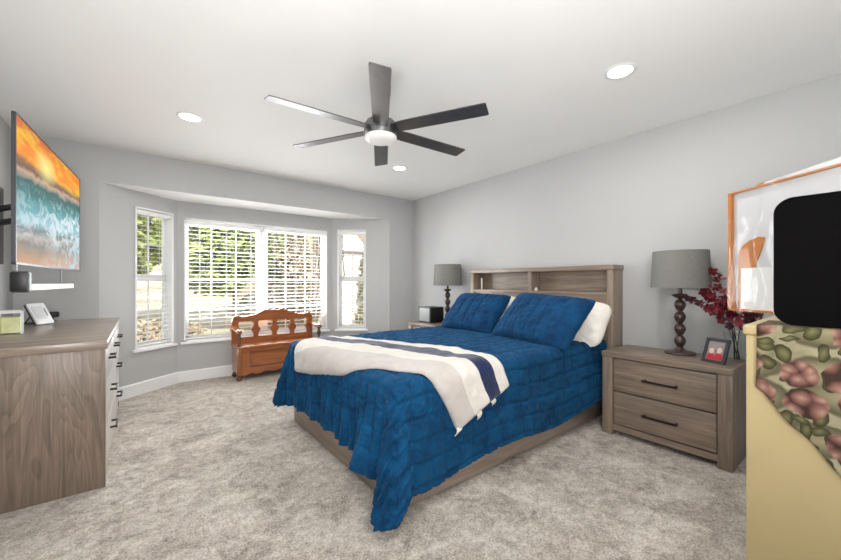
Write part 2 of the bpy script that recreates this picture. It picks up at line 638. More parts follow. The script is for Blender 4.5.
def bay_wall(name, p0, p1, e0, e1, hole, n_sash, win_name):
    """interior face on local y=0, outside is +y; hole = (s0,s1,z0,z1)"""
    Lg, ang = frame_of(p0, p1)
    s0, s1, z0, z1 = hole
    bm = bmesh.new()
    box(bm, -e0, s0, 0, T, -.1, ZS + .02)
    box(bm, s1, Lg + e1, 0, T, -.1, ZS + .02)
    box(bm, s0, s1, 0, T, -.1, z0)
    box(bm, s0, s1, 0, T, z1, ZS + .02)
    w = struct(obj(name, bm, M['wall']))
    w.location = (p0.x, p0.y, 0)
    w.rotation_euler = (0, 0, ang)
    # window unit
    root = bpy.data.objects.new(win_name, None)
    COL.objects.link(root)
    struct(root)
    root.location = (p0.x, p0.y, 0)
    root.rotation_euler = (0, 0, ang)
    bm = bmesh.new()                       # white liner of the recess plus its slim casing
    t = .018
    for a in ((s0, s0 + t, -.006, T, z0, z1), (s1 - t, s1, -.006, T, z0, z1), (s0, s1, -.006, T, z1 - t, z1), (s0, s1, -.006, T, z0, z0 + t)):
        box(bm, *a)
    obj('window_frame', bm, M['vinyl'], root)
    bx('window_sill', M['vinyl'], root, s0 - .035, s1 + .035, -.035, .02, z0 - .028, z0 + .002, bev=.006)
    # sashes
    W = s1 - s0
    n = n_sash
    ya, yb = .085, .115
    f = .035
    if n == 2:                             # wide window: two fixed lights either side of a mullion
        xm = (s0 + s1) / 2
        bm = bmesh.new()
        box(bm, xm - .04, xm + .04, .07, T - .005, z0 + t, z1 - t)
        obj('mullion', bm, M['vinyl'], root)
        lights = [(s0 + t, xm - .04, z0 + t, z1 - t), (xm + .04, s1 - t, z0 + t, z1 - t)]
        grid = (3, 4)
    else:
        zm = (z0 + z1) / 2 + .005
        lights = [(s0 + t, s1 - t, z0 + t, zm), (s0 + t, s1 - t, zm, z1 - t)]
        grid = (2, 2)
    for (a, b, c, d) in lights:
        bm = bmesh.new()
        for q in ((a, a + f, ya, yb, c, d), (b - f, b, ya, yb, c, d), (a, b, ya, yb, c, c + f), (a, b, ya, yb, d - f, d)):
            box(bm, *q)
        sa = obj('sash', bm, M['vinyl'], root)
        bm = bmesh.new()
        for i in range(1, grid[0]):
            x = a + (b - a) * i / grid[0]
            box(bm, x - .006, x + .006, .095, .108, c, d)
        for j in range(1, grid[1]):
            z = c + (d - c) * j / grid[1]
            box(bm, a, b, .095, .108, z - .006, z + .006)
        obj('glazing_bar', bm, M['vinyl'], sa)
        obj('pane', box(bmesh.new(), a + .01, b - .01, .099, .103, c + .01, d - .01), M['pane'], sa)
    return root, ang


def blind(p0, ang, s0, s1, z0, z1, label, group):
    t = thing('window_blind', label, 'blind', (p0.x, p0.y, 0), ang, group)
    bx('headrail', M['slat'], t, s0, s1, .004, .060, z1 - .05, z1 - .003, bev=.004)
    bx('bottom_rail', M['slat'], t, s0, s1, .010, .058, z0 + .004, z0 + .024, bev=.004)
    bm = bmesh.new()
    zt, zb = z1 - .07, z0 + .05
    n = int(round((zt - zb) / .050))
    for i in range(n + 1):
        z = zb + (zt - zb) * i / n
        dz = .002
        vs = []
        pr = [(.010, z - dz), (.034, z + .0025), (.058, z + dz)]
        for (y, zz) in pr:
            vs.append([bm.verts.new((s0 + .004, y, zz)), bm.verts.new((s1 - .004, y, zz)), bm.verts.new((s1 - .004, y, zz + .002)), bm.verts.new((s0 + .004, y, zz + .002))])
        for a, b in zip(vs, vs[1:]):
            for j in range(4):
                bm.faces.new((a[j], a[(j + 1) % 4], b[(j + 1) % 4], b[j]))
        bm.faces.new(vs[0])
        bm.faces.new(list(reversed(vs[-1])))
    obj('slats', bm, M['slat'], t)
    bm = bmesh.new()
    k = 2 if s1 - s0 < .6 else 3
    for i in range(k):
        x = s0 + (s1 - s0) * (.5 + i) / k
        for y in (.008, .060):
            tube(bm, [(x, y, z0 + .02), (x, y, z1 - .03)], .0013, 5)
    obj('cord', bm, M['slat'], t)
    return t


w1, a1 = bay_wall('wall_bay_left', L0, L1, 0, .08, (.348, .800, .49, 2.04), 1, 'window_1')
w2, a2 = bay_wall('wall_bay_centre', L1, R0, 0, 0, (.072, 1.918, .49, 2.01), 2, 'window_2')
w3, a3 = bay_wall('wall_bay_right', R0, R1, .08, 0, (.085, .526, .49, 2.04), 1, 'window_3')
blind(L0, a1, .369, .779, .512, 2.018, 'white slatted blind in the narrow window left of the wide window, beside the dresser', 'raised slat window blinds')
blind(L1, a2, .092, .990, .512, 1.988, 'white slatted blind over the left half of the wide bay window, green tree behind', 'raised slat window blinds')
blind(L1, a2, 1.000, 1.898, .512, 1.988, 'white slatted blind over the right half of the wide bay window, bare shrub behind', 'raised slat window blinds')
blind(R0, a3, .106, .505, .512, 2.018, 'white slatted blind in the narrow bay window right of the wide window, nearest the bed', 'raised slat window blinds')


def baseboard(name, p0, p1, h=.135, th=.016):
    Lg, ang = frame_of(p0, p1)
    bm = bmesh.new()
    prism(bm, [(0, 0), (-th, 0), (-th, h - .012), (-th * .45, h), (0, h)], 0, 0, Lg)
    o = struct(obj(name, bm, M['trim']))
    o.location = (p0.x, p0.y, 0)
    o.rotation_euler = (0, 0, ang)


baseboard('baseboard_bay_left', L0, L1)
baseboard('baseboard_bay_centre', L1, R0)
baseboard('baseboard_bay_right', R0, R1)
baseboard('baseboard_back', Vector((XL, YB)), L0)
baseboard('baseboard_corner', R1, Vector((XW, YB)))
baseboard('baseboard_right', Vector((XW, YB)), Vector((XW, YF)))
baseboard('baseboard_left', Vector((XL, YF)), Vector((XL, YB)))

# ------------------------------------------------------------------ outdoors
bm = bmesh.new()
bmesh.ops.create_grid(bm, x_segments=60, y_segments=60, size=30)
for v in bm.verts:
    v.co.x += 3
    v.co.y += 35.45
    yy = v.co.y
    v.co.z = -.35 + max(0, yy - 15) * .12 + .06 * noise.noise(v.co * .5)
gk = NT('dry_ground')
v_ = gk.coords()
gk.base(gk.ramp(gk.math('ADD', gk.math('MULTIPLY', gk.noise(v_, .35, 3), .7), gk.math('MULTIPLY', gk.noise(v_, 4, 4), .3)),
                [(.38, s2l((140, 136, 104))), (.5, s2l((206, 192, 166))), (.62, s2l((228, 218, 200)))]))
gk.set(Roughness=.95)
struct(obj('ground', bm, gk.m, smooth=True))
bm = bmesh.new()
prism(bm, [(-20, 7.6), (20, 9.6), (20, 12.0), (-20, 10.0)], 2, -.36, -.26)
rd = struct(obj('trim_driveway', bm, plain('pale_concrete', (226, 218, 210), .9, nscale=3)))

LEAF = {}


def leafmat(name, dark, light):
    k = NT(name)
    v = k.coords()
    f = k.math('ADD', k.math('MULTIPLY', k.noise(v, 2.2, 2), .6), k.math('MULTIPLY', k.noise(v, 18, 2), .4))
    k.base(k.ramp(f, [(.36, s2l(dark)), (.64, s2l(light))]))
    k.set(Roughness=.7, Specular_IOR_Level=.2)
    return k.m


LM = {'green': leafmat('green_leaves', (86, 110, 52), (206, 214, 128)), 'olive': leafmat('olive_leaves', (92, 92, 62), (176, 168, 116)),
      'tan': leafmat('dry_tan_leaves', (150, 130, 106), (222, 204, 176)), 'grey': leafmat('grey_green_leaves', (92, 94, 82), (160, 156, 138))}
M['bark'] = plain('grey_brown_bark', (120, 104, 88), .9, var=.2, nscale=20)


def leaves(n, blobs_, size, rng):
    bm = bmesh.new()
    tot = sum(b[1][0] * b[1][1] * b[1][2] for b in blobs_)
    for c, r in blobs_:
        for i in range(int(n * r[0] * r[1] * r[2] / tot)):
            d = Vector((rng.gauss(0, 1), rng.gauss(0, 1), rng.gauss(0, 1))).normalized() * (rng.random() ** .45)
            p = Vector((c[0] + d.x * r[0], c[1] + d.y * r[1], c[2] + d.z * r[2]))
            s = size * (.6 + .8 * rng.random())
            a = Vector((rng.gauss(0, 1), rng.gauss(0, 1), rng.gauss(0, 1))).normalized()
            b = a.orthogonal().normalized() * s * .5
            a = a * s
            q = [bm.verts.new(p + x) for x in (-a, b, a, -b)]
            bm.faces.new(q)
    return bm


def plant(name, label, cat, x, y, z, blobs_, n, size, mat, seed, trunks, group=None):
    rng = random.Random(seed)
    t = thing(name, label, cat, (x, y, z), 0, group)
    obj('foliage', leaves(n, blobs_, size, rng), mat, t, fix=False)
    bm = bmesh.new()
    for pts, r in trunks:
        tube(bm, pts, r, 8, r * .35)
    obj('trunk', bm, M['bark'], t, smooth=True)
    return t


plant('leafy_tree', 'broad bright green tree outside the left half of the wide window', 'tree', 2.35, 12.6, -.3,
      [((0, 0, 3.2), (1.5, 1.2, 1.6)), ((-.5, .1, 2.0), (1.1, .9, .9)), ((.9, .1, 4.0), (1.1, 1, 1.2)), ((-.5, 0, 4.6), (1.2, 1, 1))],
      11000, .16, LM['green'], 3, [([(0, 0, -.1), (.05, 0, 1.4), (-.1, .1, 3.4)], .12), ([(.05, 0, 1.4), (.9, .1, 3.2)], .07), ([(.03, 0, 1.3), (-.8, .1, 2.6)], .06)])
plant('leafy_tree', 'green tree outside the narrow left bay window', 'tree', -.75, 12.2, -.3,
      [((0, 0, 2.9), (1.4, 1.1, 1.5)), ((.3, .2, 4.2), (1.0, 1, 1.1)), ((-.8, .2, 4.2), (1.2, 1, 1.1))],
      8000, .15, LM['green'], 5, [([(0, 0, -.1), (.04, 0, 1.3), (.1, .1, 3.4)], .12)])
plant('olive_tree', 'olive green tree behind the central mullion of the wide window', 'tree', 5.4, 16.0, 0,
      [((0, 0, 2.4), (1.9, 1.2, 1.5)), ((.8, .2, 3.6), (1.6, 1, 1.3)), ((-1.0, 0, 3.6), (1.5, 1, 1.2))],
      4200, .15, LM['olive'], 8, [([(0, 0, -.1), (0, 0, 1.2), (.2, 0, 3)], .16)])
rngb = random.Random(2)
tw = []
for i in range(22):
    a = rngb.random() * 2 * PI
    tw.append(([(0, 0, -.05), (.2 * math.cos(a), .2 * math.sin(a), .8), ((.5 + .4 * rngb.random()) * math.cos(a), .5 * math.sin(a), 1.7 + rngb.random()), ((.6 + .5 * rngb.random()) * math.cos(a), .7 * math.sin(a), 2.6 + rngb.random() * 1.4)], .03))
plant('bare_tree', 'bare tan tree outside the right end of the wide window', 'tree', 3.35, 8.7, -.35,
      [((0, 0, 2.5), (.9, .8, 1.2)), ((.1, 0, 1.4), (.5, .5, .9))], 900, .07, LM['tan'], 4, tw)
plant('round_shrub', 'grey green shrub outside the right half of the wide window', 'shrub', 3.65, 12.6, -.3,
      [((0, 0, .7), (1.2, .7, .65)), ((.9, .1, .6), (.8, .6, .55))], 2600, .09, LM['grey'], 6, [([(0, 0, -.05), (0, 0, .7)], .06)])
plant('low_hedge', 'low olive hedge along the ground outside the left half of the wide window', 'shrub', 1.6, 7.4, -.35,
      [((0, 0, .12), (1.0, .3, .22)), ((-1.3, .1, .10), (.9, .3, .2)), ((1.4, 0, .1), (.8, .3, .2))], 2200, .06, LM['olive'], 9, [([(0, 0, -.05), (0, 0, .2)], .03)])
plant('dry_shrub', 'dry tan shrub outside the narrow right bay window, at its right edge', 'shrub', 5.35, 9.0, -.3,
      [((0, 0, 1.5), (.42, .4, 1.6)), ((-.2, 0, .5), (.4, .4, .5))], 2200, .08, LM['olive'], 12, [([(0, 0, -.05), (0, .05, 1.8)], .05)])
plant('dry_shrub', 'russet tan shrub on the bank outside the narrow left bay window', 'shrub', .35, 9.6, -.3,
      [((0, 0, .35), (.9, .4, .36))], 1200, .07, LM['tan'], 14, [([(0, 0, -.05), (0, 0, .4)], .04)])

t = thing('neighbour_house', 'tan house with a low brown roof far behind the bare tree', 'house', (8.2, 20, .3))
bx('wall', plain('tan_stucco', (206, 184, 156), .9), t, -3.4, 5.5, 0, 4, -.3, 3.4)
bm = bmesh.new()
prism(bm, [(-.5, 3.4), (4.5, 3.4), (2, 4.9)], 0, -3.9, 6)
obj('roof', bm, plain('brown_shingle', (148, 122, 104), .9, nscale=30, var=.2), t)
for x in (-2.3, .6, 3.2):
    w = bx('window', M['vinyl'], t, x - .6, x + .6, -.05, 0, 1.0, 2.4)
    bx('pane', M['screen_grey'], w, x - .52, x + .52, -.07, -.05, 1.08, 2.32)
t = thing('white_shed', 'white garden shed close outside the narrow right bay window', 'shed', (4.85, 9.6, -.34))
bx('wall', plain('white_siding', (236, 232, 228), .7), t, -.55, .55, 0, 1.6, 0, 2.5)
bm = bmesh.new()
prism(bm, [(-.12, 2.48), (1.72, 2.48), (.8, 3.1)], 0, -.65, .65)
obj('roof', bm, plain('white_metal_roof', (224, 222, 220), .6), t)
bm = bmesh.new()
box(bm, -.28, .28, -.03, 0, .02, 2.0)
obj('door', bm, plain('offwhite_door', (226, 221, 216), .6), t)

# ------------------------------------------------------------------ bed
XF, YN, YFAR = 1.0707, 1.5344, 3.1693
XHB = 3.318
t = thing('bed', 'weathered grey wood bed with a bookcase headboard against the right wall', 'bed', (0, 0, 0))
bx('side_rail', M['grey_wood_x'], t, XF + .03, 3.28, YN, YN + .03, .03, .27, bev=.004)
bx('side_rail', M['grey_wood_x'], t, XF + .03, 3.28, YFAR - .03, YFAR, .03, .27, bev=.004)
bx('foot_rail', M['grey_wood_y'], t, XF, XF + .035, YN, YFAR, .012, .25, bev=.004)
for x in (XF + .06, 2.2, 3.1):
    for y in (YN + .06, YFAR - .1):
        bx('leg', M['gap'], t, x, x + .05, y, y + .05, 0, .1)
bx('box_spring', M['mattress'], t, XF + .05, 3.26, YN + .05, YFAR - .05, .12, .42, bev=.03)
bx('mattress', M['mattress'], t, XF + .04, 3.28, YN + .05, YFAR - .05, .42, .655, bev=.04, seg=3)
HY0, HY1 = 1.456, 3.20
hz = 1.378
hb = bx('headboard', M['grey_wood_z'], t, XHB, 3.515, HY0, HY0 + .055, 0, hz - .045, bev=.003)
bx('post', M['grey_wood_z'], hb, XHB, 3.515, HY1 - .055, HY1, 0, hz - .045, bev=.003)
bx('top_board', M['grey_wood_y'], hb, XHB - .008, 3.52, HY0 - .006, HY1 + .006, hz - .045, hz, bev=.003)
bx('shelf', M['grey_wood_y'], hb, XHB, 3.50, HY0 + .055, HY1 - .055, 1.105, 1.13, bev=.002)
bx('divider', M['grey_wood_z'], hb, XHB + .005, 3.49, 2.305, 2.345, 1.13, hz - .045)
bx('back_panel', M['grey_wood_y'], hb, 3.485, 3.505, HY0 + .05, HY1 - .05, 1.0, hz - .045)
bx('front_panel', M['grey_wood_y'], hb, XHB + .01, XHB + .04, HY0 + .055, HY1 - .055, .25, 1.106)
o = obj('outlet', lathe(bmesh.new(), [(.011, 0), (.011, .006), (.0, .006)], n=16), M['black'], hb)
o.rotation_euler = (0, -PI / 2, 0)
o.location = (XHB + .0, 3.11, 1.085)

tag(bx('candle', plain('ivory_stick', (226, 220, 208), .6), None, 3.38, 3.40, 3.065, 3.085, 1.1302, 1.275, bev=.006),  # unidentified pale upright, built as a plain stick
    'slim pale stick standing at the left end of the headboard shelf', 'candle')
tag(obj('trinket', lathe(bmesh.new(), [(.016, 1.1302), (.019, 1.14), (.012, 1.155), (.006, 1.168), (0, 1.171)], 3.36, 2.27, 16), plain('ivory_ceramic', (222, 214, 200), .4), None, True),
    'tiny pale trinket beside the divider on the headboard shelf', 'trinket')

# quilt: a flat cloth folded over the mattress, hanging free at the foot, the sides and the corners
ZT = .70
r_ = .055
OX, OYN, OYF = XF - .032, YN - .024, YFAR + .015     # mattress edge the cloth turns at


def hang(e, al):
    """out, drop after wrapping e metres past the edge; al = flare angle"""
    q = r_ * PI / 2
    if e <= q:
        a = e / r_
        return r_ * math.sin(a) - r_ * .0, r_ * (1 - math.cos(a))
    Lh = e - q
    return r_ + Lh * math.sin(al), r_ + Lh * math.cos(al)


def nz(x, y, z=0):
    return noise.noise(Vector((x, y, z)))


def cloth(a, b):
    """flat cloth coords (a along the bed, b across) -> point on the draped quilt"""
    ex = max(0, OX + r_ - a)
    en = max(0, OYN + r_ - b)
    ef = max(0, b - (OYF - r_))
    cx = max(a, OX + r_)
    cy = min(max(b, OYN + r_), OYF - r_)
    ztop = ZT + .008 * nz(a * 3.1, b * 3.1) + .006 * nz(a * 7, b * 7, 4) - .02 * max(0, 1.35 - a) ** 1.5
    ey = max(en, ef)
    if ex <= 0 and ey <= 0:
        return Vector((cx, cy, ztop))
    sy = -1 if en > 0 else 1
    rho = math.hypot(ex, ey)
    phi = math.atan2(ey, ex)
    k = min(1, max(0, (rho - .06) / .4))
    if ex > 0 and ey > 0:
        f = phi / (PI / 2)
        if sy < 0:
            psi = PI / 2 * (f ** 1.5)
            al = R(2 + 12 * math.sin(PI * f) - 8 * math.exp(-((f - .14) / .10) ** 2) * k + 4 * math.exp(-((f - .45) / .12) ** 2))
        else:
            psi = phi
            al = R(3 + 15 * math.sin(PI * f))
    elif ex > 0:
        psi = 0
        fold = math.exp(-((b - OYN - .215) / .085) ** 2)
        al = R(2.6 + (2.4 * math.sin(b * 25 + 2 * nz(b * 2, 1)) * (1 - fold) + 15 * fold) * k)
    else:
        psi = PI / 2
        al = R(3.2 + 2.2 * math.sin(a * 6.5 + 1.2) * k + 1.2 * nz(a * 4, 3)) if sy < 0 else R(1.0)
    out, drop = hang(rho, al)
    return Vector((cx - out * math.cos(psi), cy + sy * out * math.sin(psi), max(.012, ztop - drop)))


NA, NB = 270, 280
FX, FN, FF = .545, .585, .56
A0, A1 = OX + r_ - FX, 3.30
B0, B1 = OYN + r_ - FN, OYF - r_ + FF
pts = []
flat = []
for i in range(NA + 1):
    row = []
    frow = []
    for j in range(NB + 1):
        a = A0 + (A1 - A0) * i / NA
        b = B0 + (B1 - B0) * j / NB
        ex = max(0, OX + r_ - a)
        en = max(0, OYN + r_ - b)
        ef = max(0, b - (OYF - r_))
        # hems: shorter at the middle of the foot, uneven along the near side, rounded corners
        if ex > 0 and en == 0 and ef == 0:
            mid = math.sin(PI * min(1, max(0, (b - OYN) / (OYF - OYN))))
            ex *= 1 - .08 * mid
        if en > 0 and ex == 0:
            en *= 1 + .05 * math.sin(a * 5.5 + .6) - .03 * (a - 1.3)
        if ex > 0 and (en > 0 or ef > 0):
            ey = max(en, ef)
            Fy = FN if en > 0 else FF
            rho = math.hypot(ex, ey)
            lim = .69 if en > 0 else .575
            mx = min(FX / max(1e-6, ex / rho), Fy / max(1e-6, ey / rho))
            s = min(1, lim / mx)
            ex *= s
            ey *= s
            if en > 0:
                en = ey
            else:
                ef = ey
        a2 = OX + r_ - ex if ex > 0 else a
        b2 = OYN + r_ - en if en > 0 else (OYF - r_ + ef if ef > 0 else b)
        row.append(cloth(a2, b2))
        frow.append((a, b))
    pts.append(row)
    flat.append(frow)
bm = bmesh.new()
G = .112
grid = []
for i in range(NA + 1):
    row = []
    for j in range(NB + 1):
        i0, i1, j0, j1 = max(0, i - 1), min(NA, i + 1), max(0, j - 1), min(NB, j + 1)
        n = (pts[i1][j] - pts[i0][j]).cross(pts[i][j1] - pts[i][j0])
        n = n.normalized() if n.length > 1e-9 else Vector((0, 0, 1))
        a, b = flat[i][j]
        wa = a + .012 * nz(b * 5, a * 2, 9)
        wb = b + .012 * nz(a * 5, b * 2, 5)
        fa = abs(((wa / G) % 1) - .5) * 2
        fb = abs(((wb / G) % 1) - .5) * 2
        onfoot = 1 if (a < OX) else 0
        la = 1 - math.exp(-((1 - fa) / .15) ** 2) * (.35 if onfoot else 1)
        lb = 1 - math.exp(-((1 - fb) / .15) ** 2)
        puff = (.020 if onfoot else .015) * la * lb
        if onfoot:
            puff += .012 * math.sin(b * 2 * PI / .082 + 2.5 * nz(a * 2, b * 3, 7)) * min(1, (OX - a) / .12)
        puff += .006 * nz(a * 15, b * 15, 2) + .005 * nz(a * 36, b * 30, 8)
        p = pts[i][j] + n * puff
        p.z = max(.006, p.z)
        row.append(bm.verts.new(p))
    grid.append(row)
for i in range(NA):
    for j in range(NB):
        bm.faces.new((grid[i][j], grid[i + 1][j], grid[i + 1][j + 1], grid[i][j + 1]))
q = obj('quilt', bm, M['quilt'], None, fix=False)
for p in q.data.polygons:
    p.use_smooth = True
md = q.modifiers.new('thickness', 'SOLIDIFY')
md.thickness = .012
md.offset = -1
tag(q, 'deep blue square-stitched quilt spread over the bed and hanging to the carpet', 'quilt')


# throw
def cr(P, u):
    n = len(P) - 1
    x = u * n
    i = min(int(x), n - 1)
    f = x - i
    p0, p1, p2, p3 = P[max(0, i - 1)], P[i], P[i + 1], P[min(n, i + 2)]
    return [.5 * (2 * b_ + (c - a) * f + (2 * a - 5 * b_ + 4 * c - d) * f * f + (3 * b_ - a - 3 * c + d) * f ** 3) for a, b_, c, d in zip(p0, p1, p2, p3)]


FR = [(.86, 2.93), (.93, 2.47), (1.03, 2.00), (1.165, 1.66), (1.33, 1.40), (1.43, 1.225)]
BK = [(1.36, 3.04), (1.54, 2.60), (1.77, 2.06), (1.82, 1.76), (1.82, 1.55), (1.875, 1.385)]
NS, NTT = 60, 110
P2 = [[None] * (NTT + 1) for _ in range(NS + 1)]
for i in range(NS + 1):
    for j in range(NTT + 1):
        s, tt = i / NS, j / NTT
        f, g = cr(FR, tt), cr(BK, tt)
        a, b = f[0] + (g[0] - f[0]) * s, f[1] + (g[1] - f[1]) * s
        P2[i][j] = (cloth(a, b), a, b)
bm = bmesh.new()
uvl = bm.loops.layers.uv.new('UVMap')
gv = []
for i in range(NS + 1):
    row = []
    for j in range(NTT + 1):
        i0, i1, j0, j1 = max(0, i - 1), min(NS, i + 1), max(0, j - 1), min(NTT, j + 1)
        n = (P2[i1][j][0] - P2[i0][j][0]).cross(P2[i][j1][0] - P2[i][j0][0]).normalized()
        n = -n
        s, tt = i / NS, j / NTT
        edge = min(1, min(s, 1 - s) / .05, min(tt, 1 - tt) / .03)
        th = .014 + .026 * math.sqrt(edge)
        p, a, b = P2[i][j]
        th += .008 * nz(a * 9, b * 9, 1) * edge + .009 * nz(a * 3.5 + 3, b * 3.5, 6) * edge + .004 * nz(a * 22, b * 22, 3) * edge
        row.append(bm.verts.new(p + n * th))
    gv.append(row)
for i in range(NS):
    for j in range(NTT):
        f = bm.faces.new((gv[i][j], gv[i + 1][j], gv[i + 1][j + 1], gv[i][j + 1]))
        for lp, (ii, jj) in zip(f.loops, ((i, j), (i + 1, j), (i + 1, j + 1), (i, j + 1))):
            lp[uvl].uv = (ii / NS, jj / NTT)
end_pts = [v.co.copy() for v in [gv[i][NTT] for i in range(NS + 1)]]
tt_ = thing('throw_blanket', 'white throw with a navy stripe folded across the foot of the bed', 'blanket')
th = obj('blanket', bm, M['throw'], tt_, fix=False)
for p in th.data.polygons:
    p.use_smooth = True
md = th.modifiers.new('thickness', 'SOLIDIFY')
md.thickness = .012
md.offset = -1
# ties on the hanging end
for k, (u, dx, dz) in enumerate(((.03, -.02, -.05), (.36, .015, -.06), (.62, .03, -.05))):
    p = end_pts[int(u * NS)] + Vector((0, -.012, 0))
    bm = bmesh.new()
    n_t = 10
    rows_ = []
    for q_ in range(n_t + 1):
        f = q_ / n_t
        c_ = p + Vector((dx * f, -.004 - .014 * math.sin(PI * f), .012 + dz * f))
        hw = .017 * (1 + .15 * math.sin(f * 5))
        rows_.append([c_ + Vector((-hw, 0, 0)), c_ + Vector((hw, 0, .012)), c_ + Vector((hw, .006, .012)), c_ + Vector((-hw, .006, 0))])
    rv = [[bm.verts.new(x) for x in r4] for r4 in rows_]
    for ra, rb in zip(rv, rv[1:]):
        for q_ in range(4):
            bm.faces.new((ra[q_], ra[(q_ + 1) % 4], rb[(q_ + 1) % 4], rb[q_]))
    bm.faces.new(rv[0])
    bm.faces.new(rv[-1])
    obj('tie', bm, M['white_cloth'], tt_, True)


# pillows
def pillow_mesh(w, h, thick, seed, quilted=False):
    bm = bmesh.new()
    nu, nv = 72, 48
    lay = []
    for side in (1, -1):
        g = []
        for i in range(nu + 1):
            row = []
            for j in range(nv + 1):
                u, v = -1 + 2 * i / nu, -1 + 2 * j / nv
                pu, pv = abs(u), abs(v)
                pw = 15 if quilted else 4.5
                rr = (pu ** pw + pv ** pw) ** (1 / pw)
                kk = max(pu, pv) / rr if rr > 1e-6 else 1
                prof = (max(0, 1 - pu ** 3.2) * max(0, 1 - pv ** 3.0)) ** .55
                x = kk * u * w / 2 * (1 - .055 * (1 - pv ** 2) * pu ** 4) * 1.0
                z = kk * v * h / 2 * (1 - .07 * (1 - pu ** 2) * pv ** 4)
                y = -side * thick / 2 * prof
                y += -side * .010 * nz(u * 2.2 + seed, v * 2.2, side) * prof
                if quilted:
                    fx = abs(((u * w / .12 / 2) % 1) - .5) * 2
                    fz = abs(((v * h / .14 / 2 + .5) % 1) - .5) * 2
                    y += side * (.013 * math.exp(-((1 - fx) / .17) ** 2) + .007 * math.exp(-((1 - fz) / .15) ** 2)) * prof
                    y += -side * (.010 * nz(u * 6 + seed, v * 5, side + 3) + .006 * nz(u * 14 + seed, v * 11, side + 7)) * prof
                else:
                    y += -side * (.016 * nz(u * 3 + seed, v * 6, side) + .010 * nz(u * 11 + seed, v * 9, side)) * prof
                row.append((x, y, z))
            g.append(row)
        lay.append(g)
    vs = {}
    for k, g in enumerate(lay):
        for i in range(nu + 1):
            for j in range(nv + 1):
                if k == 1 and (i in (0, nu) or j in (0, nv)):
                    vs[k, i, j] = vs[0, i, j]
                else:
                    vs[k, i, j] = bm.verts.new(g[i][j])
    for k in (0, 1):
        for i in range(nu):
            for j in range(nv):
                q = (vs[k, i, j], vs[k, i + 1, j], vs[k, i + 1, j + 1], vs[k, i, j + 1])
                bm.faces.new(q if k == 0 else tuple(reversed(q)))
    return bm


def pillow(name, label, w, h, thick, loc, lean, yaw, roll, mat, seed, quilted, group):
    o = obj(name, pillow_mesh(w, h, thick, seed, quilted), mat)
    for p in o.data.polygons:
        p.use_smooth = True
    # local x -> along the headboard, -y faces the foot of the bed
    o.rotation_euler = (Matrix.Rotation(R(-90 + yaw), 4, 'Z') @ Matrix.Rotation(R(-lean), 4, 'X') @ Matrix.Rotation(R(roll), 4, 'Y')).to_euler()
    o.location = loc
    return tag(o, label, 'pillow', group)


pillow('bed_pillow', 'white pillow behind the blue sham nearest the grey lamp with the red flowers', .97, .47, .22, (3.115, 1.87, .875), 32, 0, 4, M['white_cloth'], 1, False, 'pillows on the bed')
pillow('bed_pillow', 'white pillow mostly hidden behind the blue sham nearest the window', .80, .47, .20, (3.125, 2.76, .880), 32, 0, 0, M['white_cloth'], 5, False, 'pillows on the bed')
pillow('sham_pillow', 'blue quilted sham pillow nearest the window, half behind its neighbour', .72, .52, .21, (2.875, 2.71, .900), 44, 4, 1, M['sham'], 9, True, 'pillows on the bed')
pillow('sham_pillow', 'blue quilted sham pillow nearest the right nightstand, in front of the white pillow', .85, .55, .22, (2.80, 1.855, .900), 44, -5, 3.5, M['sham'], 3, True, 'pillows on the bed')


# ------------------------------------------------------------------ nightstands
def bar_handle(bm, p0, p1, out, r=.006):
    p0, p1, out = Vector(p0), Vector(p1), Vector(out)
    d = (p1 - p0).normalized()
    tube(bm, [p0 - d * .012 + out, p1 + d * .012 + out], r, 10)
    for p in (p0, p1):
        tube(bm, [p, p + out], r * 1.15, 10)
    return bm


def nightstand(label, loc):
    """local: x into the wall, y along the wall, front at x=0"""
    t = thing('nightstand', label, 'nightstand', loc, 0, 'weathered wood nightstands')
    D, W, Hn = .475, .82, .662
    bx('top', M['grey_wood_y'], t, -.004, D, -W / 2 - .004, W / 2 + .004, Hn - .042, Hn, bev=.004)
    for s in (-1, 1):
        bx('side_panel', M['grey_wood_z'], t, 0, D - .02, min(s * (W / 2 - .078), s * W / 2), max(s * (W / 2 - .078), s * W / 2), 0, Hn - .042, bev=.004)
    bx('back_panel', M['gap'], t, .04, D - .03, -W / 2 + .07, W / 2 - .07, .05, Hn - .044)
    bx('bottom_rail', M['grey_wood_y'], t, .012, .04, -W / 2 + .077, W / 2 - .077, .04, .085)
    for z0, z1 in ((.093, .347), (.357, .611)):
        d = bx('drawer', M['grey_wood_y'], t, .014, .045, -W / 2 + .085, W / 2 - .085, z0, z1, bev=.003)
        zc = (z0 + z1) / 2 - .005
        obj('handle', bar_handle(bmesh.new(), (.014, -.10, zc), (.014, .10, zc), (-.03, 0, 0), .0085), M['bronze'], d, True)
    return t


n1 = nightstand('weathered wood two-drawer nightstand right of the bed under the red flowers', (2.978, .9815, 0))
dup(n1, (2.978, 3.675, 0), None, 'weathered wood nightstand left of the bed, mostly hidden by the blue quilt')


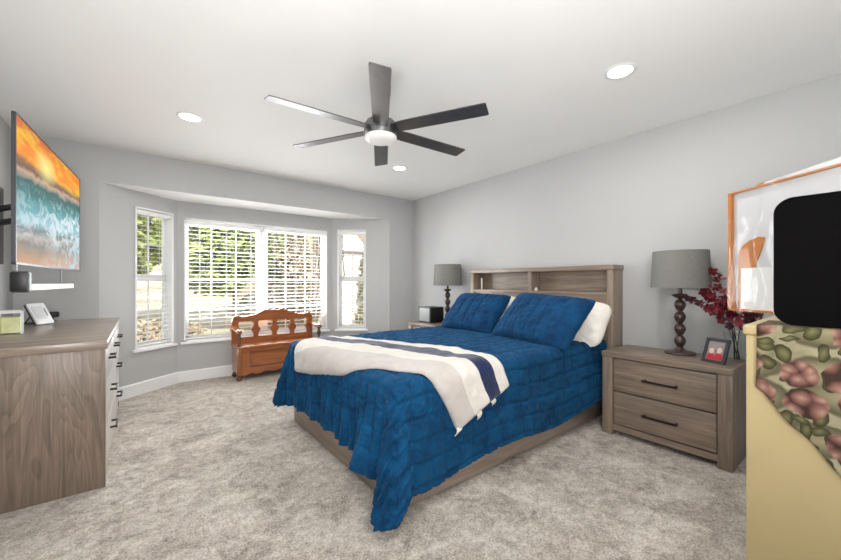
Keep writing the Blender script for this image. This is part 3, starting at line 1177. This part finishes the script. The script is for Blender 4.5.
# ------------------------------------------------------------------ lamps
def lamp(label, loc):
    t = thing('table_lamp', label, 'lamp', loc, 0, 'table lamps with grey drum shades')
    obj('base', lathe(bmesh.new(), [(.098, 0), (.104, .006), (.102, .014), (.085, .022), (.05, .028), (.03, .036), (.022, .05)], n=48), M['lamp_wood'], t, True, 60)
    pr = [(.020, .046)]
    z = .05
    for k in range(4):
        h = .094
        for q in range(13):
            f = q / 12
            rr = .015 + .025 * math.sin(PI * f) ** .9 * (.72 + .4 * f) if f < 1 else .015
            pr.append((max(.014, rr), z + h * f))
        z += h
    pr += [(.018, z + .006), (.05, z + .022), (.056, z + .03), (.045, z + .037), (.016, z + .045), (.013, z + .075), (.013, z + .16)]
    obj('stem', lathe(bmesh.new(), pr, n=32), M['lamp_wood'], t, True, 50)
    bm = bmesh.new()
    z0, z1 = .515, .80
    lathe(bm, [(.196, z0), (.182, z1), (.179, z1), (.193, z0), (.196, z0)], n=64, cap=False)
    obj('lamp_shade', bm, M['shade'], t, True, 40)
    bm = bmesh.new()
    for k in range(3):
        a = 2 * PI * k / 3
        tube(bm, [(0, 0, z1 - .03), (.18 * math.cos(a), .18 * math.sin(a), z1 - .012)], .003, 6)
    tube(bm, [(0, 0, z - .0), (0, 0, z1 + .0)], .004, 8)
    obj('shade_ring', bm, M['bronze'], t)
    return t


lp = lamp('dark turned-wood lamp with grey drum shade beside the red flowers', (3.325, .955, .6622))
dup(lp, (3.325, 3.64, .6622), None, 'dark turned-wood lamp with grey drum shade near the room corner, left of the bed')

# black tabletop speaker on the far nightstand
t = thing('tabletop_speaker', 'black box speaker with grey front on the nightstand left of the bed', 'speaker', (3.10, 3.87, .6622), R(0))
bx('body', M['black'], t, .012, .25, -.125, .125, .0, .215, bev=.01)
fr = bx('front_frame', M['charcoal'], t, 0, .014, -.13, .13, .0, .22, bev=.004)
bx('screen', M['screen_grey'], fr, -.003, .001, -.108, .108, .022, .198)

# ------------------------------------------------------------------ vase, flowers, photo on the right nightstand
VX, VY, VZ = 3.32, .615, .6622
bm = bmesh.new()
lathe(bm, [(.058, 0), (.062, .004), (.066, .10), (.078, .205), (.075, .205), (.063, .10), (.057, .016), (0, .016)], n=40)
v = obj('vase', bm, M['clear'], None, True, 50)
v.location = (VX, VY, VZ)
tag(v, 'clear glass vase holding the dark red flowers on the right nightstand', 'vase')
t = thing('flower_bouquet', 'dark red blossom sprays standing in the clear glass vase', 'flowers', (VX, VY, VZ + .014))
rng = random.Random(21)


def blossom(bm, c, s, rng):
    ax = Vector((rng.gauss(0, 1), rng.gauss(0, 1), rng.gauss(0, 1))).normalized()
    e1 = ax.orthogonal().normalized()
    e2 = ax.cross(e1)
    for k in range(5):
        a = 2 * PI * k / 5 + rng.random() * .4
        d = math.cos(a) * e1 + math.sin(a) * e2
        n = ax * .35 + d
        sd = d.cross(ax)
        q = [c, c + (d * .55 + sd * .38 + ax * .15) * s, c + (d + ax * .4) * s, c + (d * .55 - sd * .38 + ax * .15) * s]
        vs = [bm.verts.new(x) for x in q]
        bm.faces.new((vs[0], vs[1], vs[2]))
        bm.faces.new((vs[0], vs[2], vs[3]))


tips = [((-.12, .27, .43), 12, .018), ((-.02, .150, .66), 20, .028), ((-.02, .19, .50), 30, .045), ((-.07, -.12, .35), 30, .035), ((-.03, .08, .43), 30, .05), ((-.09, .12, .36), 26, .045)]
for k, (tp, nb, sp) in enumerate(tips):
    tp = Vector(tp)
    p0 = Vector((.015 * math.cos(k), .015 * math.sin(k), .002))
    p1 = Vector((tp.x * .2, tp.y * .14, .20))
    p2 = Vector((tp.x * .55, tp.y * .5, .20 + (tp.z - .2) * .62))
    path = [Vector(cr([tuple(p0), tuple(p1), tuple(p2), tuple(tp)], i / 18)) for i in range(19)]
    br = obj('branch', tube(bmesh.new(), path, .003, 6, .0015), M['twig'], t, True)
    bm = bmesh.new()
    for i in range(nb):
        f = .50 + .5 * rng.random() ** .8
        p = Vector(cr([tuple(p0), tuple(p1), tuple(p2), tuple(tp)], f))
        p += Vector((rng.gauss(0, sp), rng.gauss(0, sp), rng.gauss(0, sp * .8))) * (1.1 - .75 * (f - .5) * 2 * .9)
        p.z = max(p.z, .225)
        blossom(bm, p, .021 + .015 * rng.random(), rng)
    obj('blossoms', bm, M['red_petal'] if k % 3 else M['dark_petal'], br, fix=False)

t = thing('photo_frame', 'small dark photo frame with a red picture in front of the glass vase', 'photo frame', (3.12, .71, .664), R(-112))
w_, h_ = .15, .175
lean = R(20)


def leanbox(name, mat, par, x0, x1, y0, y1, z0, z1, bev=.002):
    bm = box(bmesh.new(), x0, x1, y0, y1, z0, z1, bev=bev)
    bmesh.ops.transform(bm, matrix=Matrix.Rotation(-lean, 4, 'X'), verts=bm.verts)
    return obj(name, bm, mat, par, True)


bm = bmesh.new()
b_ = .02
for a in ((-w_ / 2, w_ / 2, 0, .016, 0, b_), (-w_ / 2, w_ / 2, 0, .016, h_ - b_, h_), (-w_ / 2, -w_ / 2 + b_, 0, .016, b_, h_ - b_), (w_ / 2 - b_, w_ / 2, 0, .016, b_, h_ - b_)):
    box(bm, *a)
bmesh.ops.transform(bm, matrix=Matrix.Rotation(-lean, 4, 'X'), verts=bm.verts)
obj('frame', bm, M['charcoal'], t)
pr = leanbox('photo', M['photo_bg'], t, -w_ / 2 + b_, w_ / 2 - b_, .006, .012, b_, h_ - b_, 0)
bm = bmesh.new()
for x, z in ((-.024, .0), (.026, .006)):
    prism(bm, [(x - .026, .024), (x + .024, .024), (x + .022, .055 + z), (x + .010, .066 + z), (x - .010, .066 + z), (x - .022, .055 + z)], 1, .003, .006)
bmesh.ops.transform(bm, matrix=Matrix.Rotation(-lean, 4, 'X'), verts=bm.verts)
obj('red_shirts', bm, M['photo_red'], pr)
bm = bmesh.new()
for x, z in ((-.024, .084), (.026, .092)):
    prism(bm, [(x + .017 * math.cos(a * PI / 8), z + .021 * math.sin(a * PI / 8)) for a in range(16)], 1, .0025, .006)
bmesh.ops.transform(bm, matrix=Matrix.Rotation(-lean, 4, 'X'), verts=bm.verts)
obj('faces', bm, M['photo_pale'], pr)
bm = bmesh.new()
tube(bm, [(0, .034, .08), (0, .075, .006)], .005, 6)
obj('stand', bm, M['charcoal'], t)

# ------------------------------------------------------------------ dresser
DX, DY0, DY1, DZ = -.154, 2.8365, 4.64, .872
DB = -.80
t = thing('dresser', 'weathered wood chest of drawers in the left foreground under the television', 'dresser', (DX, DY0, 0))
LEN = DY1 - DY0
DEP = DX - DB
bx('side_panel', M['dresser_side'], t, -DEP + .01, -.006, .006, .05, 0, DZ - .05, bev=.003)
bx('side_panel', M['dresser_side'], t, -DEP + .01, -.006, LEN - .05, LEN - .006, 0, DZ - .05, bev=.003)
bx('top', M['grey_wood_x'], t, -DEP, .004, 0, LEN, DZ - .05, DZ, bev=.004)
bx('carcass', M['gap'], t, -DEP + .02, -.03, .05, LEN - .05, .05, DZ - .052)
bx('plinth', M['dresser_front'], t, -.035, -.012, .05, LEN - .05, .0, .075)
rows = [(.085, .335, 2), (.343, .593, 2), (.601, .815, 3)]
for z0, z1, n in rows:
    y0, y1 = .054, LEN - .054
    for k in range(n):
        a = y0 + (y1 - y0) * k / n + .004
        b = y0 + (y1 - y0) * (k + 1) / n - .004
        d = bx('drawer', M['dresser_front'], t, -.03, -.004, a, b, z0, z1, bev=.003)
        yc, zc = (a + b) / 2, (z0 + z1) / 2 + .02
        obj('handle', bar_handle(bmesh.new(), (-.005, yc - .075, zc), (-.005, yc + .075, zc), (.034, 0, 0), .0065), M['bronze'], d, True)

# candle jar, digital clock and small camera on the dresser
t = thing('candle_jar', 'square glass jar of yellow-green wax on the dresser at the frame edge', 'candle', (-.685, 3.62, DZ + .0005), R(8))
bm = bmesh.new()
prism(bm, rounded_rect(-.055, .055, -.055, .055, .014, 5), 2, 0, .15)
obj('jar', bm, M['clear'], t, True)
bm = bmesh.new()
prism(bm, rounded_rect(-.046, .046, -.046, .046, .012, 5), 2, .008, .112)
obj('wax', bm, plain('yellow_green_wax', (244, 242, 176), .5, var=.12, nscale=20), t, True)
bm = bmesh.new()
for a in ((-.057, .057, -.057, -.05, .14, .156), (-.057, .057, .05, .057, .14, .156), (-.057, -.05, -.057, .057, .14, .156), (.05, .057, -.057, .057, .14, .156)):
    box(bm, *a)
for x in (-.052, .052):
    for y in (-.052, .052):
        box(bm, x - .006, x + .006, y - .006, y + .006, 0, .15)
obj('rim', bm, M['white_plastic'], t)

t = thing('desk_clock', 'white tilted tablet clock on a black easel on the dresser', 'clock', (-.605, 4.25, DZ + .005), R(58))
W_, H_ = .15, .19
lean = R(27)
bm = bmesh.new()
prism(bm, rounded_rect(-W_ / 2, W_ / 2, 0.002, H_, .014, 6), 1, 0, .012)
bmesh.ops.transform(bm, matrix=Matrix.Rotation(-lean, 4, 'X'), verts=bm.verts)
obj('face', bm, M['white_plastic'], t, True)
bm = bmesh.new()
prism(bm, rounded_rect(-W_ / 2 - .002, W_ / 2 - .001, 0.002, H_ + .002, .014, 6), 1, .012, .024)
bmesh.ops.transform(bm, matrix=Matrix.Rotation(-lean, 4, 'X'), verts=bm.verts)
obj('back', bm, M['charcoal'], t, True)
leanbox('display', plain('pale_display', (218, 219, 221), .3), t, -W_ / 2 + .02, W_ / 2 - .04, -.002, .001, .05, H_ - .03, 0)
leanbox('light_bar', M['grey_plastic'], t, W_ / 2 - .032, W_ / 2 - .022, -.002, .001, .07, H_ - .05, 0)
bm = bmesh.new()
tube(bm, [(-.03, .06, .11), (-.05, .12, .006)], .005, 6)
tube(bm, [(.03, .06, .11), (.03, .12, .006)], .005, 6)
tube(bm, [(-.05, .12, .006), (.03, .12, .006), (.03, .012, .006), (-.05, .012, .006), (-.05, .12, .006)], .005, 6)
obj('easel', bm, M['black'], t)

t = thing('security_camera', 'small black camera on a stubby foot at the back of the dresser', 'camera', (-.61, 4.55, DZ + .0005), R(30))
bx('body', M['black'], t, -.042, .042, -.022, .022, .035, .085, bev=.012, seg=3)
obj('stand', lathe(bmesh.new(), [(.026, 0), (.026, .006), (.008, .010), (.008, .038)], n=20), M['black'], t, True)
o = obj('lens', lathe(bmesh.new(), [(.012, 0), (.012, .004), (0, .006)], n=20), M['charcoal'], t, True)
o.rotation_euler = (PI / 2, 0, 0)
o.location = (0, -.021, .06)

# ------------------------------------------------------------------ television and soundbar
TP1, TP2 = Vector((-.503, 2.726)), Vector((-.402, 4.20))
TW, ang = frame_of(TP1, TP2)
TZ0, TZ1 = 1.312, 2.096
TH = TZ1 - TZ0
t = thing('television', 'large flat television showing a sunset beach, mounted on the left wall', 'television', (TP1.x, TP1.y, TZ0), ang)
bx('screen', tv_mat(TW, TH), t, .008, TW - .008, -.002, .004, .010, TH - .008)
bm = bmesh.new()
for a in ((0, TW, -.005, .012, 0, .012), (0, TW, -.005, .012, TH - .009, TH), (0, .009, -.005, .012, 0, TH), (TW - .009, TW, -.005, .012, 0, TH)):
    box(bm, *a)
obj('bezel', bm, plain('dark_grey_bezel', (70, 72, 76), .35, .5), t)
bx('housing', M['black'], t, .16, TW - .16, .004, .045, .01, TH - .01, bev=.006)
bm = bmesh.new()
box(bm, TW / 2 - .25, TW / 2 + .25, .045, .07, TH / 2 - .2, TH / 2 + .2)
ml = lambda wx, wy, z: (Matrix.Rotation(-ang, 4, 'Z') @ Vector((wx - TP1.x, wy - TP1.y, z)))
for zz in (.44, .34):
    tube(bm, [ml(-.52, 3.45, zz), ml(-.70, 3.75, zz), ml(-.86, 4.05, zz)], .022, 8)
wl = [ml(-.879, 3.98, .18), ml(-.84, 3.98, .18), ml(-.84, 4.24, .18), ml(-.879, 4.24, .18)]
prism(bm, [(p.x, p.y) for p in wl], 2, .05, .64)
obj('mount', bm, M['black'], t)

t = thing('soundbar', 'white soundbar with a dark speaker end slung under the television', 'soundbar', (-.487, 2.72, 1.165), ang)
bx('bar', M['white_plastic'], t, .055, 1.02, -.03, .03, .010, .046, bev=.006)
e = bx('speaker_end', M['charcoal'], t, 0, .055, -.036, .036, .002, .112, bev=.012)
bx('grille', M['black'], e, -.003, .002, -.030, .030, .009, .105, bev=.002)
for x in (.03, .90):
    bx('bracket', M['grey_plastic'], t, x - .006, x + .006, .014, .022, .055, .1505)

# ------------------------------------------------------------------ bench
t = thing('storage_bench', 'orange oak storage bench with scalloped back under the wide window', 'bench', (1.475, 4.835, 0))
BW, BD = 1.07, .355
x0, x1 = -BW / 2, BW / 2
SZ = .425
bx('seat', M['orange_wood'], t, x0 - .0, x1 + .0, -.015, BD - .03, SZ - .022, SZ + .003, bev=.008)
for s in (x0, x1 - .06):
    bx('corner_post', M['orange_wood_z'], t, s, s + .06, .0, .05, .065, SZ - .022, bev=.004)
fp = bx('front_panel', M['orange_wood'], t, x0 + .06, x1 - .06, .022, .036, .09, SZ - .022)
bm = bmesh.new()
for a in ((x0 + .06, x0 + .15, .002, .03, .10, SZ - .022), (x1 - .15, x1 - .06, .002, .03, .10, SZ - .022), (x0 + .15, x1 - .15, .002, .03, .10, .155), (x0 + .15, x1 - .15, .002, .03, SZ - .07, SZ - .022)):
    box(bm, *a)
obj('panel_frame', bm, M['orange_wood'], fp)
bm = bmesh.new()
pa, pb, pc, pd = x0 + .15, x1 - .15, .155, SZ - .07
for a in ((pa, pa + .010, .004, .024, pc, pd), (pb - .010, pb, .004, .024, pc, pd), (pa, pb, .004, .024, pc, pc + .010), (pa, pb, .004, .024, pd - .010, pd)):
    box(bm, *a)
obj('panel_molding', bm, M['orange_dark'], fp)
for s in (x0 + .004, x1 - .026):
    bx('side_panel', M['orange_wood_z'], t, s, s + .022, .05, BD - .03, .09, SZ - .022)
bx('back_board', M['orange_wood'], t, x0 + .03, x1 - .03, BD - .045, BD - .03, .09, SZ - .022)
bx('bottom', M['orange_wood'], t, x0 + .02, x1 - .02, .03, BD - .04, .085, .10)
# scalloped apron
pts2 = [(x0 + .06, .12)]
nn = 80
top = []
for i in range(nn + 1):
    f = i / nn
    x = x0 + .06 + (BW - .12) * f
    g = abs(f - .5) * 2
    z = .062 + .022 * (1 - g ** 2) - .012 * math.cos(f * PI * 10) * (1 if g < .85 else .3)
    top.append((x, z))
bm = bmesh.new()
for (xa, za), (xb, zb) in zip(top, top[1:]):
    prism(bm, [(xa, za), (xb, zb), (xb, .105), (xa, .105)], 1, .006, .024)
bmesh.ops.remove_doubles(bm, verts=bm.verts, dist=1e-5)
obj('apron', bm, M['orange_wood'], t)
for x in (x0 + .03, x1 - .03):
    for y in (.028, BD - .06):
        obj('foot', lathe(bmesh.new(), [(.018, 0), (.030, .012), (.034, .03), (.026, .048), (.016, .056), (.026, .066)], x, y, 20), M['orange_dark'], t, True)
# scalloped back with four vase-shaped openings, as one filled outline
cu = bpy.data.curves.new('backrest', 'CURVE')
cu.dimensions = '2D'
cu.fill_mode = 'BOTH'
cu.extrude = .011
cu.bevel_depth = .003


def spl(P):
    s = cu.splines.new('POLY')
    s.points.add(len(P) - 1)
    for k, p in enumerate(P):
        s.points[k].co = (p[0], p[1], 0, 1)
    s.use_cyclic_u = True


def ztop(x):
    g = abs(x) / (BW / 2)
    P = [(0, .845), (.08, .838), (.16, .85), (.26, .842), (.36, .815), (.46, .79), (.55, .778), (.62, .772), (.68, .768), (.74, .758), (.80, .770), (.88, .783), (.94, .775), (.98, .745), (1, .70)]
    for (a, b), (c, d) in zip(P, P[1:]):
        if a <= g <= c:
            f = (g - a) / (c - a)
            f = f * f * (3 - 2 * f) * .6 + f * .4
            return b + (d - b) * f
    return .7


out = [(x0, SZ - .02)] + [(x1, SZ - .02)] + [(x1 - BW * i / 90, ztop(x1 - BW * i / 90)) for i in range(91)]
spl(out)
ow = .192
for k in range(4):
    xc = (-1.5 + k) * .242
    zb, zt = .492, .706
    R_ = []
    for i in range(25):
        f = i / 24
        hw = ow / 2 * (1 - .30 * math.exp(-((f - .45) / .17) ** 2) - .12 * max(0, f - .9) * 10 - .08 * max(0, .08 - f) * 12)
        R_.append((hw, zb + (zt - zb) * f))
    spl([(xc + h, z) for h, z in R_] + [(xc - h, z) for h, z in reversed(R_)])
tmp = bpy.data.objects.new('backrest_curve', cu)
COL.objects.link(tmp)
dg = bpy.context.evaluated_depsgraph_get()
me = bpy.data.meshes.new_from_object(tmp.evaluated_get(dg))
bpy.data.objects.remove(tmp)
me.materials.clear()
me.materials.append(M['orange_wood'])
me.transform(Matrix.Translation((0, BD - .022, 0)) @ Matrix.Rotation(PI / 2, 4, 'X'))
me.name = 'backrest'
o = bpy.data.objects.new('backrest', me)
COL.objects.link(o)
o.parent = t
for s in (-1, 1):
    xa = s * (BW / 2 - .025)
    bm = bmesh.new()
    prism(bm, [(-.03, .600), (-.02, .588), (.30, .612), (BD - .03, .640), (BD - .03, .665), (.30, .636), (-.01, .614), (-.03, .612)], 0, xa - .026, xa + .026)
    obj('armrest', bm, M['orange_wood'], t)
    obj('arm_post', lathe(bmesh.new(), [(.018, SZ), (.026, SZ + .012), (.018, SZ + .026), (.014, SZ + .05), (.024, SZ + .085), (.027, SZ + .105), (.018, SZ + .13), (.015, SZ + .142), (.025, SZ + .155), (.024, .595), (.020, .6), (.036, .612), (.036, .622), (.018, .632), (0, .634)], xa, .015, 20), M['orange_dark'], t, True)

# ------------------------------------------------------------------ ceiling fan and downlights
FXc, FYc = 1.30, 2.10
t = thing('ceiling_fan', 'six-blade dark metal ceiling fan with a white light, hanging over the bed', 'fan', (FXc, FYc, 0))
obj('canopy', lathe(bmesh.new(), [(.015, H - .085), (.05, H - .08), (.066, H - .06), (.07, H - .0005)], n=40), M['fan_metal'], t, True)
obj('downrod', lathe(bmesh.new(), [(.012, 2.29), (.012, H - .06)], n=20), M['fan_metal'], t, True)
obj('motor_housing', lathe(bmesh.new(), [(.03, 2.345), (.06, 2.335), (.098, 2.315), (.112, 2.29), (.115, 2.235), (.112, 2.215), (.0, 2.214)], n=48), M['fan_metal'], t, True, 50)
lg = obj('light_lens', lathe(bmesh.new(), [(.108, 2.215), (.110, 2.205), (.100, 2.190), (.07, 2.178), (.03, 2.173), (0, 2.172)], n=48), M['fan_lens'], t, True, 60)
for k in range(6):
    a = R(-2 + 60 * k)
    bm = bmesh.new()
    pl = [(.10, -.048), (.20, -.054), (.728, -.057), (.737, -.054), (.74, -.046), (.736, .048), (.732, .053), (.724, .056), (.20, .052), (.10, .046)]
    prism(bm, pl, 2, -.003, .003)
    Mx = Matrix.Translation((0, 0, 2.262)) @ Matrix.Rotation(a, 4, 'Z') @ Matrix.Rotation(R(-11), 4, 'X')
    bmesh.ops.transform(bm, matrix=Mx, verts=bm.verts)
    b = obj('blade', bm, M['fan_blade'], t)

dl = None
for x, y, lab in ((2.40, 1.01, 'recessed ceiling light over the right nightstand side, largest of the lights in view'),
                  (.32, 3.44, 'recessed ceiling light at the upper left, in front of the bay window'),
                  (2.40, 3.46, 'recessed ceiling light beyond the fan, near the far corner of the bed')):
    if dl is None:
        dl = thing('recessed_light', lab, 'ceiling light', (x, y, H), 0, 'recessed ceiling lights')
        obj('trim_ring', lathe(bmesh.new(), [(.068, -.002), (.072, -.007), (.088, -.006), (.095, -.0005), (.068, -.0005), (.068, -.002)], n=40, cap=False), M['trim'], dl, True)
        obj('lens', lathe(bmesh.new(), [(.0, -.003), (.069, -.003), (.069, -.0008), (0, -.0008)], n=40, cap=False), M['lens'], dl)
    else:
        dup(dl, (x, y, H), None, lab)
    area('downlight_lamp', (x, y, H - .012), (0, 0, -1), .13, .13, DOWNLIGHT_W, (1, .975, .945), 'DISK')

# ------------------------------------------------------------------ foreground chest, cloth, panel, wrapped picture
CX0, CX1, CY1, CY0, CZ = 1.70, 2.28, .300, -.80, 1.068
t = thing('cream_cabinet', 'tall cream cabinet in the right foreground under the floral cloth', 'cabinet', (CX0, 0, 0))
bx('body', M['cream'], t, .008, CX1 - CX0, CY0 + .01, CY1 - .008, .0, CZ - .035, bev=.004)
bx('top', M['cream'], t, 0, CX1 - CX0 + .005, CY0, CY1, CZ - .035, CZ, bev=.008, seg=3)

bm = bmesh.new()
ny, ns_ = 70, 80
g = []
for i in range(ny + 1):
    y = .262 - (.262 + .70) * i / ny
    hemz = 0.855 - (0.262 - y) * 1.17
    hemz = max(.16, hemz) + .006 * math.sin(y * 60)
    L_top = .24
    Lf = CZ - hemz
    row = []
    for j in range(ns_ + 1):
        s = (L_top + Lf) * j / ns_
        rr = .012
        if s < L_top:
            x, z = CX0 + L_top - s - .004, CZ + .0045
        else:
            x, z = CX0 - .007, CZ - (s - L_top) + .001
            f = min(1, (s - L_top) / .25)
            x -= abs(.010 * nz(y * 7, z * 4, 3) + .004 * nz(y * 20, z * 12, 1)) * f
        row.append(bm.verts.new((x, y + .006 * nz(z * 8, y * 3) * (1 if i == 0 else .3), z)))
    g.append(row)
for i in range(ny):
    for j in range(ns_):
        bm.faces.new((g[i][j], g[i + 1][j], g[i + 1][j + 1], g[i][j + 1]))
o = obj('floral_cloth', bm, M['floral'], None, fix=True)
for p in o.data.polygons:
    p.use_smooth = True
md = o.modifiers.new('thickness', 'SOLIDIFY')
md.thickness = .003
md.offset = -1
tag(o, 'faded floral cloth with a slanting hem draped over the cream cabinet', 'cloth')

t = thing('black_panel', 'black panel with rounded corners standing on the floral cloth', 'panel', (1.745, 0, CZ + .0065))
pw0, pw1, ph = .226, -.42, .435
bm = bmesh.new()
prism(bm, rounded_rect(pw1, pw0, 0, ph, .052, 10), 0, 0, .035)
bmesh.ops.bevel(bm, geom=[e for e in bm.edges if abs(e.verts[0].co.x - e.verts[1].co.x) < 1e-6], offset=.006, segments=2, affect='EDGES')
obj('shell', bm, M['black_matte'], t, True, 50)
bm = bmesh.new()
prism(bm, rounded_rect(pw1 + .012, pw0 - .012, .012, ph - .012, .042, 10), 0, -.001, .002)
obj('face', bm, M['black_matte'], t)

# picture wrapped in plastic, local x along its width (far -> near), front is -y
PA = Vector((2.527, .497))
PD = Vector((-.58, -.816)).normalized()
pang = math.atan2(PD.y, PD.x)
t = thing('wrapped_picture', 'large amber-framed picture in torn clear plastic behind the black panel', 'picture', (PA.x, PA.y, CZ + .001), pang)
PW, PH = .95, .632
sgn = -1          # local +y points to the right of travel; camera side is local -y or +y depending on the heading
nrm = Vector((-math.sin(pang), math.cos(pang)))
side = 1 if nrm.dot(-PA) > 0 else -1      # which local y faces the camera
Y_ = lambda a, b: (min(side * a, side * b), max(side * a, side * b))
bm = bmesh.new()
fw = .012
for a in ((0, fw * 1.5, 0, PH), (PW - fw, PW, 0, PH), (0, PW, 0, fw), (0, PW, PH - fw * .7, PH)):
    box(bm, a[0], a[1], *Y_(-.04, .012), a[2], a[3])
obj('frame', bm, M['amber'], t)
bx('board', M['art_grey'], t, fw, PW - fw, *Y_(-.03, -.005), fw, PH - fw * .7)
bm = bmesh.new()
prism(bm, [(.012, 0.0), (.034, .0), (.022, .3), (.016, .58), (.012, .60)], 1, *Y_(-.006, .0005))
prism(bm, [(.046, .0), (.046, .29), (.052, .315), (.075, .345), (.11, .365), (.16, .38), (.185, .372), (.175, .33), (.145, .25), (.13, .18), (.13, 0)], 1, *Y_(-.006, .0005))
obj('amber_shape', bm, M['amber'], t)
bx('paper_sheet', M['paper'], t, .066, .30, *Y_(.001, .003), 0.0, .225)
# crumpled film over the front, and a loose ridge along the top edge
bm = bmesh.new()
nu, nv = 70, 50
g = []
for i in range(nu + 1):
    row = []
    for j in range(nv + 1):
        x, z = .004 + (PW - .01) * i / nu, .002 + (PH + .004) * j / nv
        y = .016 + .005 * abs(nz(x * 9, z * 5, 2)) + .005 * abs(nz(x * 22, z * 11, 5)) + .012 * max(0, 1 - abs(x - .19 - .03 * math.sin(z * 14)) / .045)
        row.append(bm.verts.new((x, side * y, z)))
    g.append(row)
for i in range(nu):
    for j in range(nv):
        bm.faces.new((g[i][j], g[i + 1][j], g[i + 1][j + 1], g[i][j + 1]))
obj('plastic_wrap', bm, M['film'], t, True, 180, fix=False)
bm = bmesh.new()
P_ = []
nn = 40
for i in range(nn + 1):
    x = .20 + .7 * i / nn
    hgt = .012 + .022 * min(1, i / 18) + .008 * abs(nz(x * 17, 1)) + (.012 if 22 < i < 30 else 0)
    P_.append([bm.verts.new((x, side * .012, PH)), bm.verts.new((x, side * (.016 + .008 * nz(x * 20, 4)), PH + hgt * .6)), bm.verts.new((x, side * -.01, PH + hgt)), bm.verts.new((x, side * -.035, PH))])
for a, b in zip(P_, P_[1:]):
    for k in range(3):
        bm.faces.new((a[k], b[k], b[k + 1], a[k + 1]))
obj('plastic_fold', bm, plain('milky_plastic', (205, 205, 205), .4), t, True, 60, fix=False)
bm = bmesh.new()
prism(bm, [(.12, PH - .004), (.16, PH + .012), (.20, PH + .015), (.205, PH + .008), (.16, PH + .004)], 1, *Y_(-.004, .002))
obj('tape_end', bm, plain('brown_tape', (166, 112, 80), .4), t)
